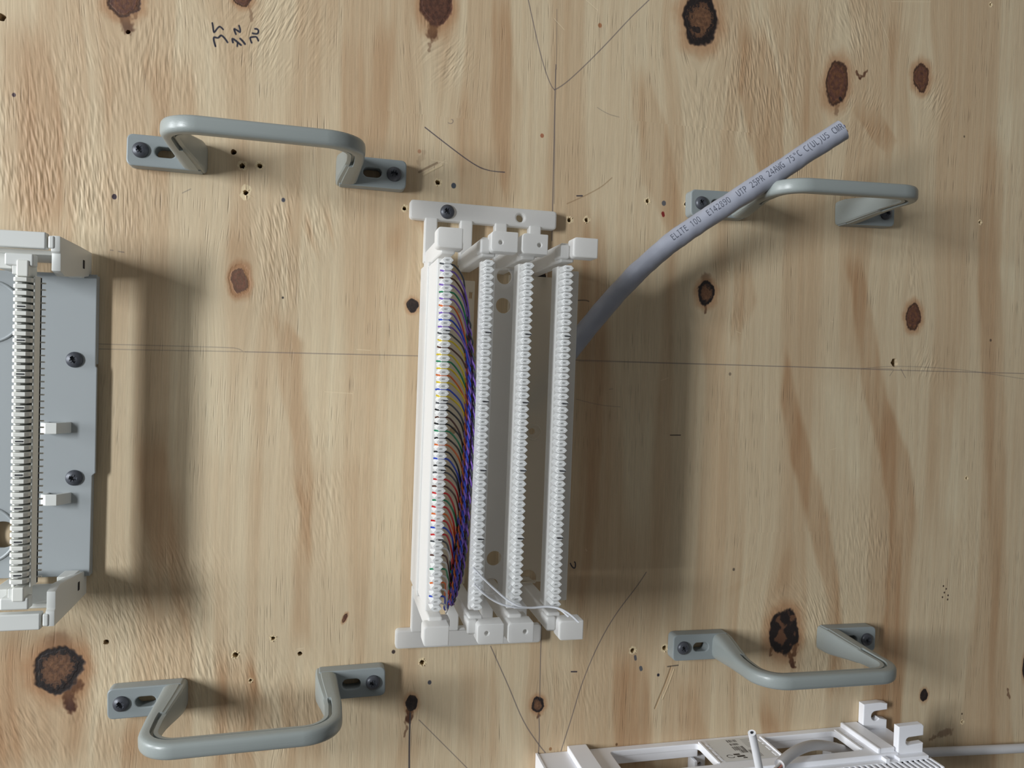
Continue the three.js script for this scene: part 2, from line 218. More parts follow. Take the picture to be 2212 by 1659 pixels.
const BOARD = { x0: -400, x1: 400, y0: -330, y1: 330 };
function paintWood(X0, X1, Y0, Y1, N) {
  const cv = document.createElement('canvas'), bv = document.createElement('canvas'); cv.width = cv.height = bv.width = bv.height = N;
  const ctx = cv.getContext('2d'), btx = bv.getContext('2d'), img = ctx.createImageData(N, N), bmp = btx.createImageData(N, N), D = img.data, H = bmp.data;
  const pale = [206, 186, 154], tan = [177, 143, 108];
  const dither = rng(3);
  for (let j = 0; j < N; j++) {
    const y = Y1 - (j + 0.5) / N * (Y1 - Y0);
    const bands = [];
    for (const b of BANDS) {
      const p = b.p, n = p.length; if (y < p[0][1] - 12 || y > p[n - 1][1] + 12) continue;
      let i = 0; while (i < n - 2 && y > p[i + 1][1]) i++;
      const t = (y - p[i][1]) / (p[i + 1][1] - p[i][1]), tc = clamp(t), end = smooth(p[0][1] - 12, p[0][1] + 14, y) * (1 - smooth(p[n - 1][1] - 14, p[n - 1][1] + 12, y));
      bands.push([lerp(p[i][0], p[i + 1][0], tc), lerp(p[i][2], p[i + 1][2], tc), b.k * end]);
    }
    for (let i = 0; i < N; i++) {
      const x = X0 + (i + 0.5) / N * (X1 - X0);
      let g = x + 3 * noise(x / 70 + 3, y / 190), knot = null, kr = 9, halo = 0;
      for (const k of KNOTS) {
        const dx = x - k.x, dy = y - k.y; if (dx > 70 || dx < -70 || dy > 70 || dy < -70) continue;
        const sy = dy / (3.2 * k.ry), sx = dx / (3.2 * k.rx), e = Math.exp(-sy * sy - sx * sx);
        g -= k.rx * 0.85 * Math.tanh(dx / k.rx) * e;
        const ex = (dx * k.c + dy * k.s) / k.rx, ey = (-dx * k.s + dy * k.c) / k.ry;
        if (ex * ex + ey * ey < 6.5) {
          const r = Math.sqrt(ex * ex + ey * ey) + 0.16 * noise(ex * 1.4 + k.x, ey * 1.4) + 0.06 * noise(ex * 6 + k.x, ey * 6);
          if (r < kr) { kr = r; knot = k; }
        }
      }
      const A = noise(g / 30, y / 430 + 11) + 0.55 * noise(g / 13 + 40, y / 270 + 5);
      const bandMod = 0.72 + 0.45 * noise(g / 5.5 + 80, y / 95);
      let tone = 0.36 * smooth(-0.12, 0.26, A);
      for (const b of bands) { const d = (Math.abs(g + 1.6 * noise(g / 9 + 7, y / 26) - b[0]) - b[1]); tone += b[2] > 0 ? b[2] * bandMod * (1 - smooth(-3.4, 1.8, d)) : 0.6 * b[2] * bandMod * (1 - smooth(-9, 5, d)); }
      const B = noise(g / 3.6, y / 150 + 31), C = noise(g / 1.05 + 9, y / 40), fib = noise(g / 0.42, y / 10);
      let E = noise(g / 0.62 + 17, y / 17 + 70); E = E > 0.36 ? (E - 0.36) * 1.5 * smooth(-0.15, 0.35, noise(x / 22 + 60, y / 60)) : 0;
      let rip = 0, ripMask = 0;
      for (const r of RIPPLES) {
        const dx = (x - r.x) / r.rx, dy = (y - r.y) / r.ry, q = dx * dx + dy * dy; if (q > 3) continue;
        const m = r.k * Math.exp(-q * 1.3) * smooth(-0.35, 0.3, noise(x / 14 + 5, y / 22) + 0.35);
        rip += m * (noise((g + r.lean * y) / 1.9, (y - r.lean * x) / 8.5) + 0.5 * noise((g + r.lean * y) / 1.0 + 50, y / 5)); ripMask += m;
      }
      const t = clamp(tone + 0.16 * B, -0.5, 1.25), w = 1 + 0.03 * C + 0.03 * fib - 0.22 * E + 0.05 * clamp(rip, -1, 1);
      let cr = (pale[0] + (tan[0] - pale[0]) * t) * w, cg = (pale[1] + (tan[1] - pale[1]) * t) * w, cb = (pale[2] + (tan[2] - pale[2]) * t) * w;
      let h = 0.5 + 0.022 * C + 0.014 * fib - 0.25 * E + 0.27 * clamp(rip, -1.2, 1.2) + 0.03 * B;
      for (const q of TAILS) {
        const vx = q.b.x - q.a.x, vy = q.b.y - q.a.y, s = clamp(((x - q.a.x) * vx + (y - q.a.y) * vy) / (vx * vx + vy * vy)), dx = x - q.a.x - vx * s, dy = y - q.a.y - vy * s, d2 = Math.sqrt(dx * dx + dy * dy);
        if (d2 > q.w * 2.2) continue;
        const m = q.k * (1 - smooth(q.w * 0.45, q.w * 1.15, d2 + 1.2 * noise(x / 1.6, y / 2.4)));
        cr = lerp(cr, 70, m); cg = lerp(cg, 38, m); cb = lerp(cb, 22, m);
      }
      if (knot && kr < 2.4) {
        const mott = noise(x / 2.1, y / 2.6) + 0.6 * noise(x / 0.8, y / 0.9), ringy = Math.sin(kr * 17 + 2 * mott);
        halo = (1 - smooth(0.95, knot.kind === 'rim' ? 1.5 : 1.75, kr)) * (knot.kind === 'black' ? 0.4 : 0.5);
        cr = lerp(cr, 150, halo * 0.9); cg = lerp(cg, 102, halo); cb = lerp(cb, 64, halo);
        const inside = 1 - smooth(0.9, 1.04, kr); let c;
        if (knot.kind === 'red') { const e = 1 - 0.35 * smooth(0.72, 0.95, kr); c = [(100 + 18 * mott + 8 * ringy) * e, (64 + 13 * mott + 6 * ringy) * e, (46 + 9 * mott) * e]; }
        else if (knot.kind === 'rim') c = kr > 0.74 ? [166, 124, 88] : [112 + 10 * mott + 5 * ringy, 78 + 8 * mott, 60 + 6 * mott];
        else if (knot.kind === 'dark') c = [84 + 20 * mott, 52 + 14 * mott, 38 + 10 * mott];
        else if (knot.kind === 'black') c = [40 + 16 * mott, 28 + 12 * mott, 24 + 10 * mott];
        else if (knot.kind === 'burnt') { const b = smooth(0.05, 0.5, noise(x / 6.5 + 3, y / 7) * 1.6 + 0.25 * mott + 0.25 - 0.5 * kr); c = [lerp(28, 98, b), lerp(18, 66, b), lerp(16, 46, b)]; }
        else { const edge = smooth(0.5, 0.74, kr + 0.22 * mott); c = [lerp(104 + 26 * mott, 30, edge), lerp(72 + 20 * mott, 20, edge), lerp(50 + 14 * mott, 18, edge)]; }
        cr = lerp(cr, c[0], inside); cg = lerp(cg, c[1], inside); cb = lerp(cb, c[2], inside);
        h = lerp(h, 0.42 + 0.05 * mott - 0.1 * (kr > 0.78 ? 1 : 0), inside);
      }
      const o = (j * N + i) * 4, n = 2.5 * (dither() - 0.5);
      D[o] = clamp(cr + n, 0, 255); D[o + 1] = clamp(cg + n, 0, 255); D[o + 2] = clamp(cb + n, 0, 255); D[o + 3] = 255;
      H[o] = H[o + 1] = H[o + 2] = clamp(h * 255 + dither(), 0, 255); H[o + 3] = 255;
    }
  }
  ctx.putImageData(img, 0, 0); btx.putImageData(bmp, 0, 0);
  // pencil and marker: drawn in wall millimetres
  const sx = N / (X1 - X0), sy = N / (Y1 - Y0);
  const pencil = 'rgba(84,76,80,0.62)', faint = 'rgba(92,84,84,0.46)', marker = 'rgba(26,26,42,0.93)';
  const line = (pts, width, style, bump = 0) => {
    for (const [c, st] of bump ? [[ctx, style], [btx, bump]] : [[ctx, style]]) {
      c.setTransform(sx, 0, 0, -sy, -X0 * sx, Y1 * sy); c.lineCap = c.lineJoin = 'round'; c.lineWidth = style === pencil || style === faint ? width * 0.78 : width; c.strokeStyle = st; c.beginPath();
      const q = pts.map(([u, v]) => W(u, v)); c.moveTo(q[0].x, q[0].y);
      if (q.length === 2) c.lineTo(q[1].x, q[1].y); else { for (let i = 1; i < q.length - 1; i++) c.quadraticCurveTo(q[i].x, q[i].y, (q[i].x + q[i + 1].x) / 2, (q[i].y + q[i + 1].y) / 2); c.lineTo(q[q.length - 1].x, q[q.length - 1].y); }
      c.stroke();
    }
  };
  const dot = (u, v, r, style) => { const q = W(u, v); ctx.setTransform(sx, 0, 0, -sy, -X0 * sx, Y1 * sy); ctx.fillStyle = style; ctx.beginPath(); ctx.ellipse(q.x, q.y, r, r * 1.15, 0, 0, 7); ctx.fill(); };
  line([[150, 752], [207, 754], [530, 760]], 0.5, faint); line([[530, 760], [905, 768], [1300, 779], [1850, 797], [2060, 803], [2300, 809]], 0.5, pencil);
  line([[150, 741], [207, 743], [400, 748], [500, 751], [515, 753], [524, 758]], 0.5, faint);
  line([[1250, 780], [1600, 790], [1930, 797]], 0.4, faint); line([[1860, 797], [1900, 792], [1950, 791], [2020, 794], [2090, 800], [2140, 808], [2210, 818], [2260, 828]], 0.45, faint);
  line([[1930, 800], [1922, 812]], 0.5, faint); line([[1946, 797], [1956, 816]], 0.5, pencil);
  line([[1203, 20], [1202, 150]], 0.5, faint); line([[1201, 140], [1199, 195], [1194, 450], [1192, 520]], 0.85, pencil); line([[1200, 150], [1197, 440]], 0.6, faint);
  line([[1140, -6], [1152, 50], [1168, 120], [1182, 165], [1192, 188], [1198, 194]], 0.75, pencil); line([[1198, 194], [1212, 188], [1250, 155], [1310, 95], [1360, 40], [1400, 2], [1412, -10]], 0.75, pencil);
  line([[1060, 1396], [1075, 1430], [1100, 1485], [1130, 1560], [1165, 1610], [1178, 1626]], 0.85, pencil); line([[1396, 1236], [1380, 1262], [1330, 1325], [1290, 1395], [1255, 1480], [1235, 1550], [1222, 1590], [1212, 1622]], 0.8, pencil);
  line([[1170, 1330], [1167, 1440], [1166, 1510]], 0.75, pencil); line([[1164, 1545], [1166, 1580], [1163, 1630]], 0.9, pencil); line([[886, 1540], [884, 1600], [884, 1680]], 1.1, 'rgba(60,55,58,0.8)');
  line([[905, 1555], [960, 1610], [1020, 1670]], 0.6, pencil);
  line([[918, 275], [975, 320], [1030, 360], [1060, 370], [1090, 372]], 0.55, 'rgba(52,46,60,0.85)'); line([[968, 265], [973, 268], [979, 265], [979, 259], [975, 258]], 0.5, pencil);
  line([[1290, 232], [1310, 246], [1338, 253]], 0.45, faint); line([[1225, 440], [1290, 412], [1322, 384]], 0.7, 'rgba(130,100,70,0.45)'); line([[1246, 423], [1258, 423]], 0.7, marker);
  line([[1247, 649], [1265, 648], [1272, 651]], 0.6, 'rgba(60,52,48,0.75)'); line([[1448, 940], [1470, 940]], 0.6, 'rgba(50,44,38,0.8)'); line([[1245, 862], [1290, 875], [1340, 879]], 0.45, faint); line([[1316, 841], [1324, 840]], 0.5, faint);
  line([[238, 540], [245, 541]], 0.4, pencil); line([[256, 543], [268, 545]], 0.5, pencil); line([[394, 417], [412, 408]], 0.6, faint);
  // the numbers 35 / 32 / 30 and the single 7 and 1, in black marker
  const hand = (ox, oy, k, pts, w = 1.05) => line(pts.map(([a, b]) => [ox + a * k, oy + b * k]), w, marker);
  const z = 160 / 2212;
  hand(430, 30, z, [[395, 275], [415, 360], [425, 470], [440, 555], [470, 540], [530, 450], [600, 370], [660, 400], [720, 465]], 0.9);
  hand(430, 30, z, [[490, 965], [455, 860], [430, 740], [450, 690], [520, 715], [580, 720], [640, 640], [690, 650], [780, 740], [850, 850]], 1.0);
  hand(430, 30, z, [[1100, 605], [1060, 510], [1040, 435], [1100, 470], [1180, 520], [1225, 560], [1235, 480], [1195, 355]], 0.95);
  hand(430, 30, z, [[1010, 850], [985, 760], [1010, 735], [1110, 810], [1200, 890], [1250, 930]], 1.1); hand(430, 30, z, [[1150, 870], [1140, 970]], 0.8); hand(430, 30, z, [[1230, 740], [1290, 790], [1370, 900]], 1.1);
  hand(430, 30, z, [[1570, 860], [1530, 770], [1520, 700], [1620, 690], [1700, 680], [1740, 720], [1770, 800]], 0.95); hand(430, 30, z, [[1600, 580], [1680, 600], [1760, 590], [1780, 500], [1740, 450], [1670, 445]], 0.95);
  line([[1232, 1217], [1236, 1226], [1243, 1228], [1243, 1215], [1241, 1214]], 0.75, marker); line([[1234, 1451], [1246, 1451]], 0.7, marker);
  line([[1442, 1440], [1465, 1437]], 0.7, 'rgba(40,36,36,0.7)'); line([[1384, 1442], [1385, 1446]], 2.2, 'rgba(70,74,86,0.85)'); dot(1422, 1458, 0.9, marker); line([[1372, 1418], [1373, 1424]], 1.8, 'rgba(70,72,84,0.8)');
  dot(980, 401, 1.5, 'rgba(58,66,78,0.9)'); dot(1434, 439, 1.5, 'rgba(76,78,86,0.85)'); dot(1432, 461, 1.1, 'rgba(120,24,22,0.9)'); dot(1433, 465, 1.0, 'rgba(120,24,22,0.9)'); dot(30, 205, 1.0, 'rgba(48,30,40,0.85)'); dot(247, 425, 1.3, 'rgba(40,24,38,0.95)'); dot(612, 432, 1.1, 'rgba(58,60,76,0.85)'); dot(850, 1408, 1.1, 'rgba(52,40,40,0.9)'); dot(928, 1474, 1.2, 'rgba(60,62,76,0.85)'); dot(611, 643, 0.6, 'rgba(36,30,28,0.9)');
  dot(1332, 1608, 0.8, 'rgba(96,66,38,0.8)'); dot(1189, 1618, 1, 'rgba(130,84,46,0.7)'); dot(906, 327, 1.1, 'rgba(150,90,60,0.5)'); dot(1171, 293, 1.2, 'rgba(150,80,52,0.75)'); dot(1296, 55, 1.3, 'rgba(150,90,52,0.75)'); dot(1585, 1230, 0.9, 'rgba(70,62,54,0.7)'); dot(1577, 808, 1, 'rgba(96,84,70,0.6)'); dot(2140, 735, 0.9, 'rgba(70,56,44,0.7)'); dot(2083, 295, 0.7, 'rgba(60,50,40,0.6)');
  for (const [u, v] of [[2038, 1266], [2044, 1272], [2040, 1280], [2048, 1286], [2036, 1290], [2047, 1295], [2078, 1542]]) dot(u, v, 0.6, 'rgba(50,34,26,0.85)');
  // chewed pale fibre round the drilled holes
  HOLES.forEach(([u, v, rad, rim], i) => {
    if (rim < 2) return;
    const q = W(u, v), rr = rng(900 + i); ctx.setTransform(sx, 0, 0, -sy, -X0 * sx, Y1 * sy); ctx.fillStyle = 'rgba(224,205,168,0.85)'; ctx.beginPath();
    for (let k = 0; k < 14; k++) { const a = k / 14 * 6.283, d = rad * (1.25 + 0.85 * rr()) * (rim === 3 ? 1 + Math.abs(Math.sin(a)) : 1); ctx.lineTo(q.x + d * Math.cos(a), q.y + d * Math.sin(a)); } ctx.fill();
  });
  // pale scratches that cut the skin of the veneer
  const scar = 'rgba(232,212,176,0.45)';
  for (const p of [[[1196, 40], [1218, 64]], [[1265, 0], [1290, 22]], [[1590, 716], [1600, 720]], [[1428, 822], [1444, 816]], [[1792, 972], [1806, 968]], [[1793, 693], [1799, 695]], [[1570, 586], [1574, 588]], [[930, 345], [965, 352]], [[940, 360], [962, 346]], [[770, 755], [800, 757]], [[1920, 90], [1900, 40]], [[655, 1400], [640, 1402]], [[1925, 3], [2010, 4]], [[700, 846], [760, 850]], [[1265, 1186], [1268, 1190]]]) line(p, 0.5, scar, 'rgb(108,108,108)');
  line([[1450, 1440], [1440, 1470], [1425, 1505], [1415, 1530]], 1.1, 'rgba(150,116,78,0.5)', 'rgb(70,70,70)'); line([[1456, 1446], [1446, 1476], [1431, 1510]], 0.9, 'rgba(220,196,156,0.55)', 'rgb(176,176,176)');
  line([[945, 352], [905, 372]], 1.2, 'rgba(112,88,66,0.5)', 'rgb(90,90,90)'); line([[955, 357], [915, 378]], 1.0, 'rgba(222,200,160,0.5)', 'rgb(170,170,170)');
  const tex = (c, srgb) => { const t = new THREE.CanvasTexture(c); t.colorSpace = srgb ? THREE.SRGBColorSpace : THREE.NoColorSpace; t.wrapS = t.wrapT = THREE.MirroredRepeatWrapping; t.magFilter = THREE.LinearFilter; return t; };
  return new THREE.MeshPhysicalMaterial({ map: tex(cv, true), bumpMap: tex(bv, false), bumpScale: 0.0009, roughness: 0.62 });
}
// drilled holes: photo pixel, radius (mm), ragged rim?
const HOLES = [[277, 69, 1.3, 1], [4, 37, 2.2, 0], [505, 328, 1.6, 1], [523, 358, 1.7, 2], [561, 358, 1.5, 2], [531, 416, 1.5, 3], [946, 394, 1.6, 2], [874, 450, 1.3, 2], [1230, 475, 1.5, 2], [1267, 475, 1.4, 2], [1399, 434, 1.4, 2], [1482, 441, 1.3, 2], [1932, 784, 3.0, 1], [2088, 1033, 1.1, 2], [2117, 480, 1.2, 2], [2140, 10, 1.1, 2], [229, 1387, 1.5, 1], [509, 1415, 1.6, 2], [590, 1379, 1.3, 2], [648, 1412, 1.4, 1], [541, 1470, 0.9, 2], [912, 1431, 1.7, 2], [1367, 1405, 1.7, 2], [1436, 1400, 1.7, 2], [2079, 1559, 1.1, 2]];
let board;
{
  const geos = [], mats = [];
  for (const [x0, x1, bx0, bx1] of [[BOARD.x0, 0, -760, 0], [0, BOARD.x1, 0, 760]]) {
    const sh = poly([[bx0, -560], [bx1, -560], [bx1, 560], [bx0, 560]]);
    HOLES.forEach(([u, v, r], i) => {
      const p = W(u, v); if (p.x - r < bx0 || p.x + r > bx1) return;
      const rr = rng(100 + i), h = new THREE.Path(); for (let k = 0; k <= 12; k++) { const a = -k / 12 * Math.PI * 2, q = r * (k % 12 ? 0.8 + 0.35 * rr() : 1); k ? h.lineTo(p.x + q * Math.cos(a), p.y + q * Math.sin(a)) : h.moveTo(p.x + q, p.y); } sh.holes.push(h);
    });
    const g = new THREE.ExtrudeGeometry(sh, { depth: 18, bevelEnabled: false, curveSegments: 4 }).translate(0, 0, -18), P = g.attributes.position, uv = g.attributes.uv;
    for (let i = 0; i < P.count; i++) uv.setXY(i, (P.getX(i) - x0) / (x1 - x0), (P.getY(i) - BOARD.y0) / (BOARD.y1 - BOARD.y0));
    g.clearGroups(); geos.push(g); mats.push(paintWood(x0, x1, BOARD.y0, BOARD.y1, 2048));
  }
  const g = mergeGeometries(geos, true); g.scale(S, S, S);
  board = new THREE.Mesh(g, mats); board.name = 'wall_back'; board.position.y = LIFT; board.castShadow = board.receiveShadow = true; board.userData.kind = 'structure';
  board.userData.label = 'knotty unpainted plywood backboard with pencil lines and screw holes'; scene.add(board);
  HOLES.forEach(([u, v, r, rim], i) => {
    if (rim < 2) return;
    const p = W(u, v), rr = rng(500 + i), n = 6 + Math.floor(rr() * 3), geo = [];
    for (let k = 0; k < n; k++) {
      const a = k / n * Math.PI * 2 + rr() * 0.4, a2 = a + 0.5 + rr() * 0.5, q = r * (0.95 + 0.1 * rr()), q2 = r * (1.15 + 0.9 * rr()) * (rim === 3 && Math.abs(Math.sin(a)) > 0.8 ? 2.2 : 1), hgt = 0.25 + 0.7 * rr();
      const A = V3(q * Math.cos(a), q * Math.sin(a), -0.3), B = V3(q * Math.cos(a2), q * Math.sin(a2), -0.3), C = V3(q2 * Math.cos((a + a2) / 2), q2 * Math.sin((a + a2) / 2), 0.02), T = V3((q + 0.35) * Math.cos((a + a2) / 2), (q + 0.35) * Math.sin((a + a2) / 2), hgt);
      const s = new THREE.BufferGeometry(); s.setAttribute('position', new THREE.Float32BufferAttribute([A, T, B, B, T, C, C, T, A].flatMap((w) => [w.x, w.y, w.z]), 3)); s.setAttribute('uv', new THREE.Float32BufferAttribute(new Array(18).fill(0), 2)); s.computeVertexNormals(); geo.push(s);
    }
    part('splintered_rim', geo, M.splinter, board, [p.x, p.y, 0]);
  });
}

// ---------------------------------------------------------------- shared screw
const screwHead = (() => {
  const pts = [[0, 0], [4.35, 0], [4.35, 0.5], [4.1, 1.25], [3.3, 1.95], [2.0, 2.4], [0, 2.55]].map(([x, y]) => new THREE.Vector2(x, y));
  const ev = new Evaluator(); ev.attributes = ['position', 'normal', 'uv'];
  let head = new Brush(new THREE.LatheGeometry(pts, 28).rotateX(Math.PI / 2)); head.updateMatrixWorld();
  for (const a of [0.5, 0.5 + Math.PI / 2]) {
    const cut = new THREE.CylinderGeometry(4.0, 1.6, 3, 4, 1).rotateY(Math.PI / 4).scale(1, 1, 0.42).rotateX(Math.PI / 2).rotateZ(a).translate(0, 0, 2.2);
    const b = new Brush(cut.toNonIndexed()); b.updateMatrixWorld(); head = ev.evaluate(head, b, SUBTRACTION); head.updateMatrixWorld();
  }
  return toCreasedNormals(head.geometry, 0.6);
})();
let screwMesh = null;
function screw(parent, at, spin = 0) {
  const m = screwMesh ? again(screwMesh, parent, at) : (screwMesh = part('screw', screwHead, M.screw, parent, at));
  m.rotation.z = spin; return m;
}

// ---------------------------------------------------------------- D-rings (grey plastic distribution rings)
function ringProfile(tn, ty, groove) {
  const a = tn / 2, b = ty / 2, g = 1 - 0.5 * groove;
  const half = [[1, 0.0], [0.99, 0.4], [0.93, 0.66], [0.8, 0.86], [0.55, 0.97], [0.2, 1], [-0.12, 1], [-0.17, g], [-0.46, g], [-0.52, 0.95 - 0.1 * groove], [-0.82, 0.93 - 0.1 * groove], [-0.96, 0.8], [-1, 0.5]];
  return [...half, [-1, 0], ...half.slice(1).reverse().map(([n, y]) => [n, -y])].map(([n, y]) => [n * a, y * b]);
}
const ringBody = (() => {
  const st = [];                                                   // x, z, direction angle (0 = along +z, turning towards +x), thickness across, width in y, groove
  for (const [x, z, tn, ty, gr] of [[-42.4, 0.5, 13, 17, 0], [-42.4, 9, 13, 17, 0], [-42.7, 14, 12.8, 16.2, 0], [-43.6, 22, 12, 14, 0], [-44.6, 30, 11.1, 11.8, 0], [-45.4, 37, 10.4, 10.2, 0], [-45.6, 38.2, 10.3, 9.9, 1], [-46, 44, 9.7, 9.1, 1], [-46, 50, 9.6, 8.7, 1]]) st.push([x, z, 0, tn, ty, gr]);
  const R = 15.5;
  for (let k = 0; k <= 10; k++) { const t = k / 10 * Math.PI / 2; st.push([-46 + R - R * Math.cos(t), 54.7 + R * Math.sin(t), t, 9.6, 8.6, 1]); }
  const full = [...st, [0, 70.2, Math.PI / 2, 9.6, 8.5, 1], ...st.slice().reverse().map(([x, z, t, ...r]) => [-x, z, Math.PI - t, ...r])];
  return loft(full.map(([x, z, t, tn, ty, gr]) => ringProfile(tn, ty, gr).map(([n, y]) => V3(x - n * Math.cos(t), y, z + n * Math.sin(t)))), 0.6);
})();
const ringFoot = (() => {
  const s = roundRect(-77, -38, -8.7, 8.7, [3.6, 1, 1, 3.6]), slot = new THREE.Path();
  slot.absarc(-54.5, 0, 2.9, Math.PI / 2, -Math.PI / 2, true); slot.absarc(-59.5, 0, 2.9, -Math.PI / 2, -Math.PI * 1.5, true); s.holes.push(slot);
  return slab(s, 0.1, 9, 0.7);
})();
let ringProto = null;
function dRing(x, y, rot, label) {
  if (!ringProto) {
    const t = ringProto = thing('cable_ring', label, 'cable ring', [x, y, 0], 'grey cable rings screwed to the plywood', rot);
    part('ring_bar', ringBody, M.ring, t); const f = part('mounting_foot', ringFoot, M.foot, t); again(f, t, [0, 0, 0]).rotation.z = Math.PI;
    screw(t, [-69.7, 0, 9], 0.2); screw(t, [69.7, 0, 9], 0.9); return t;
  }
  const c = ringProto.clone(); c.name = numbered('cable_ring'); c.position.set(x * S, y * S + LIFT, 0); c.rotation.z = rot; c.userData = { ...c.userData, label }; scene.add(c); return c;
}
dRing(-217.4, 118.4, -0.0125, 'grey plastic cable ring hanging just below the handwritten numbers');
dRing(-222.5, -188.5, 0.021, 'grey plastic cable ring beside the big dark ringed knot, under the connector block');
dRing(121.3, 117.0, 0.022, 'grey plastic cable ring crossed by the loose grey cable');
dRing(119.0, -178.3, -0.012, 'grey plastic cable ring above the white bracket with hooks');

// ---------------------------------------------------------------- white four-row wiring block
const BL = { x: -92.6, y: -32.7, rot: -0.0087 };
const block = thing('wiring_block', 'white four-row punch-down wiring block with one row wired in many colours', 'wiring block', [BL.x, BL.y, 0], null, BL.rot);
/** Photo pixel at depth z to the block's own axes (mm). */
const loc = (u, v, z) => { const p = W(u, v, z), c = Math.cos(-BL.rot), s = Math.sin(-BL.rot), dx = p.x - BL.x, dy = p.y - BL.y; return V3(dx * c - dy * s, dx * s + dy * c, z); };
const RAILX = [-32.6, -11.0, 10.6, 32.4], PITCH = 3.62, TEETH = 51, TOP = 91.6;
{
  // end bars screwed to the wall
  for (const s of [1, -1]) {
    const sh = roundRect(-46, 46, Math.min(s * 125, s * 136.5), Math.max(s * 125, s * 136.5), 2.4);
    const hx = s > 0 ? [loc(966, 458, 6), loc(1124, 471, 6)] : [loc(1090, 1368, 6), loc(925, 1377, 6)];
    for (const h of (s > 0 ? [hx[1]] : [hx[0]])) sh.holes.push(circlePath(h.x, h.y, 2.5));
    part('end_bar', slab(sh, 0.1, 6.5, 1.1), M.white, block);
    if (s > 0) screw(block, [hx[0].x, hx[0].y, 6.5], 0.3);
  }
  // stubs, end posts, end caps: one set at each end of every row
  const caps = [[-6.7, 6.6], [-0.2, 14.0], [-5.4, 8.6], [0.9, 14.6]];
  RAILX.forEach((x, r) => {
    for (const s of [1, -1]) {
      const Y = (a, b) => [Math.min(s * a, s * b), Math.max(s * a, s * b)];
      part('mounting_leg', box(x - 4.2, x + 3.4, ...Y(99, 126.2), 0.1, 7.5, 0.9, 2), M.white, block);
      const post = part('end_post', box(x - 3.4, x + 4.2, ...Y(95.4, 105.6), 0.2, 75, 1.0, 2), M.white, block);
      part('latch', r % 2 ? box(x - 4.6, x + 1, ...Y(96.8, 104.2), 66, 78, 1.2, 2) : box(x + 3, x + 9.2, ...Y(98.6, 103), 60, 70, 0.8, 2), M.white, post);
      const cx = r % 2 ? (caps[r][0] + 5) : (caps[r][0] + caps[r][1]) / 2 + 2.4;
      const cap = roundRect(x + caps[r][0], x + caps[r][1], ...Y(97.2, 107.7), [2.2, 0.6, 0.6, 2.2]);
      if (r === 1 || r === 2) cap.holes.push(circlePath(x + cx, s * 102, 1.15));
      part('end_cap', [slab(cap, 73, 84.2, r === 1 || r === 2 ? 0.4 : 0.7, 10), ...(r === 1 || r === 2 ? [box(x + cx - 1.5, x + cx + 1.5, s * 102 - 1.5, s * 102 + 1.5, 76, 82, 0)] : [])], M.white, block);
    }
  });
  // rows: body with a comb of teeth
  const hex = (w, h) => [[-w, 0], [-w * 0.5, h], [w * 0.5, h], [w, 0], [w * 0.5, -h], [-w * 0.5, -h]];
  const toothGeo = (() => {
    const base = hex(3.1, 1.66).map(([a, b]) => V3(a, b, 0)), mid = hex(3.05, 1.62).map(([a, b]) => V3(a, b, 7.6)), top = hex(2.85, 1.45).map(([a, b]) => V3(a, b, 9.4));
    const inner = hex(1.7, 0.46).map(([a, b]) => V3(a, b, 9.5)), dip = hex(1.5, 0.3).map(([a, b]) => V3(a, b, 8.1));
    return loft([base, mid, top, inner, dip], 0.35);
  })();
  const bodies = [
    [box(-4.6, 3.4, -93.5, 93.5, 36, 71, 0.9, 2), box(-5.6, -2.0, -92.5, 92.5, 33, 38, 0.9, 2), box(-5.0, -1.6, -96, 96, 0.2, 35, 0.8, 2)],
    [box(-2.8, 5.2, -93.5, 93.5, 65.5, 71, 0.7, 2)],
    [box(-3.7, 3.4, -93.5, 93.5, 60, 71, 0.7, 2)],
    [box(-3.7, 3.4, -93.5, 93.5, 60, 71, 0.7, 2), box(3.0, 10.2, -91.5, 92, 64, 66.5, 0.6)],
  ];
  let tooth = null;
  RAILX.forEach((x, r) => {
    const rail = part('connecting_rail', bodies[r], M.white, block, [x, 0, 0]);
    for (let k = 0; k < TEETH; k++) { const at = [-0.1, TOP - k * PITCH, 70.6]; tooth ? again(tooth, rail, at) : (tooth = part('tooth', toothGeo, M.tooth, rail, at)); }
    for (let k = 10; k <= 40; k += 10) part('ink_mark', box(-0.8 + (r ? 0 : 0.6), 2.3, -0.3, 0.3, 0, 0.6, 0), M.ink, rail, [0, TOP - (k + 0.05) * PITCH, 79.8]);
  });
  // floors between the rows
  const hole = (sh, u, v, z, r) => { const p = loc(u, v, z); sh.holes.push(circlePath(p.x, p.y, r)); };
  const mid = roundRect(RAILX[1] + 4.5, RAILX[2] + 2, -93, 94, 0.5);
  for (const [u, v] of [[1090, 597], [1088, 660], [1068, 1207], [1061, 1266]]) hole(mid, u, v, 40, 4.5);
  part('middle_web', slab(mid, 37, 40, 0.3, 16), M.white, block);
  const left = roundRect(RAILX[0] + 2, RAILX[1] + 3.4, -93, 88, 0.5), right = roundRect(RAILX[2] + 2.5, RAILX[3] + 7.8, -93, 93, 0.5);
  const sq = (sh, u, v, w, h) => { const p = loc(u, v, 22); sh.holes.push(roundRect(p.x - w, p.x + w, p.y - h, p.y + h, 0.2, new THREE.Path())); };
  sq(left, 1017, 638, 1.1, 1.9); hole(left, 992, 670, 22, 1.6); hole(left, 979, 930, 22, 2.2);
  { const p = loc(1164, 604, 22), d = new THREE.Path(); d.moveTo(p.x - 4.5, p.y + 5.5); d.lineTo(p.x + 5, p.y + 5.5); d.lineTo(p.x + 5, p.y - 1); d.absarc(p.x + 0.2, p.y - 1, 4.8, 0, -Math.PI * 0.9, true); d.lineTo(p.x - 4.5, p.y + 5.5); right.holes.push(d); }
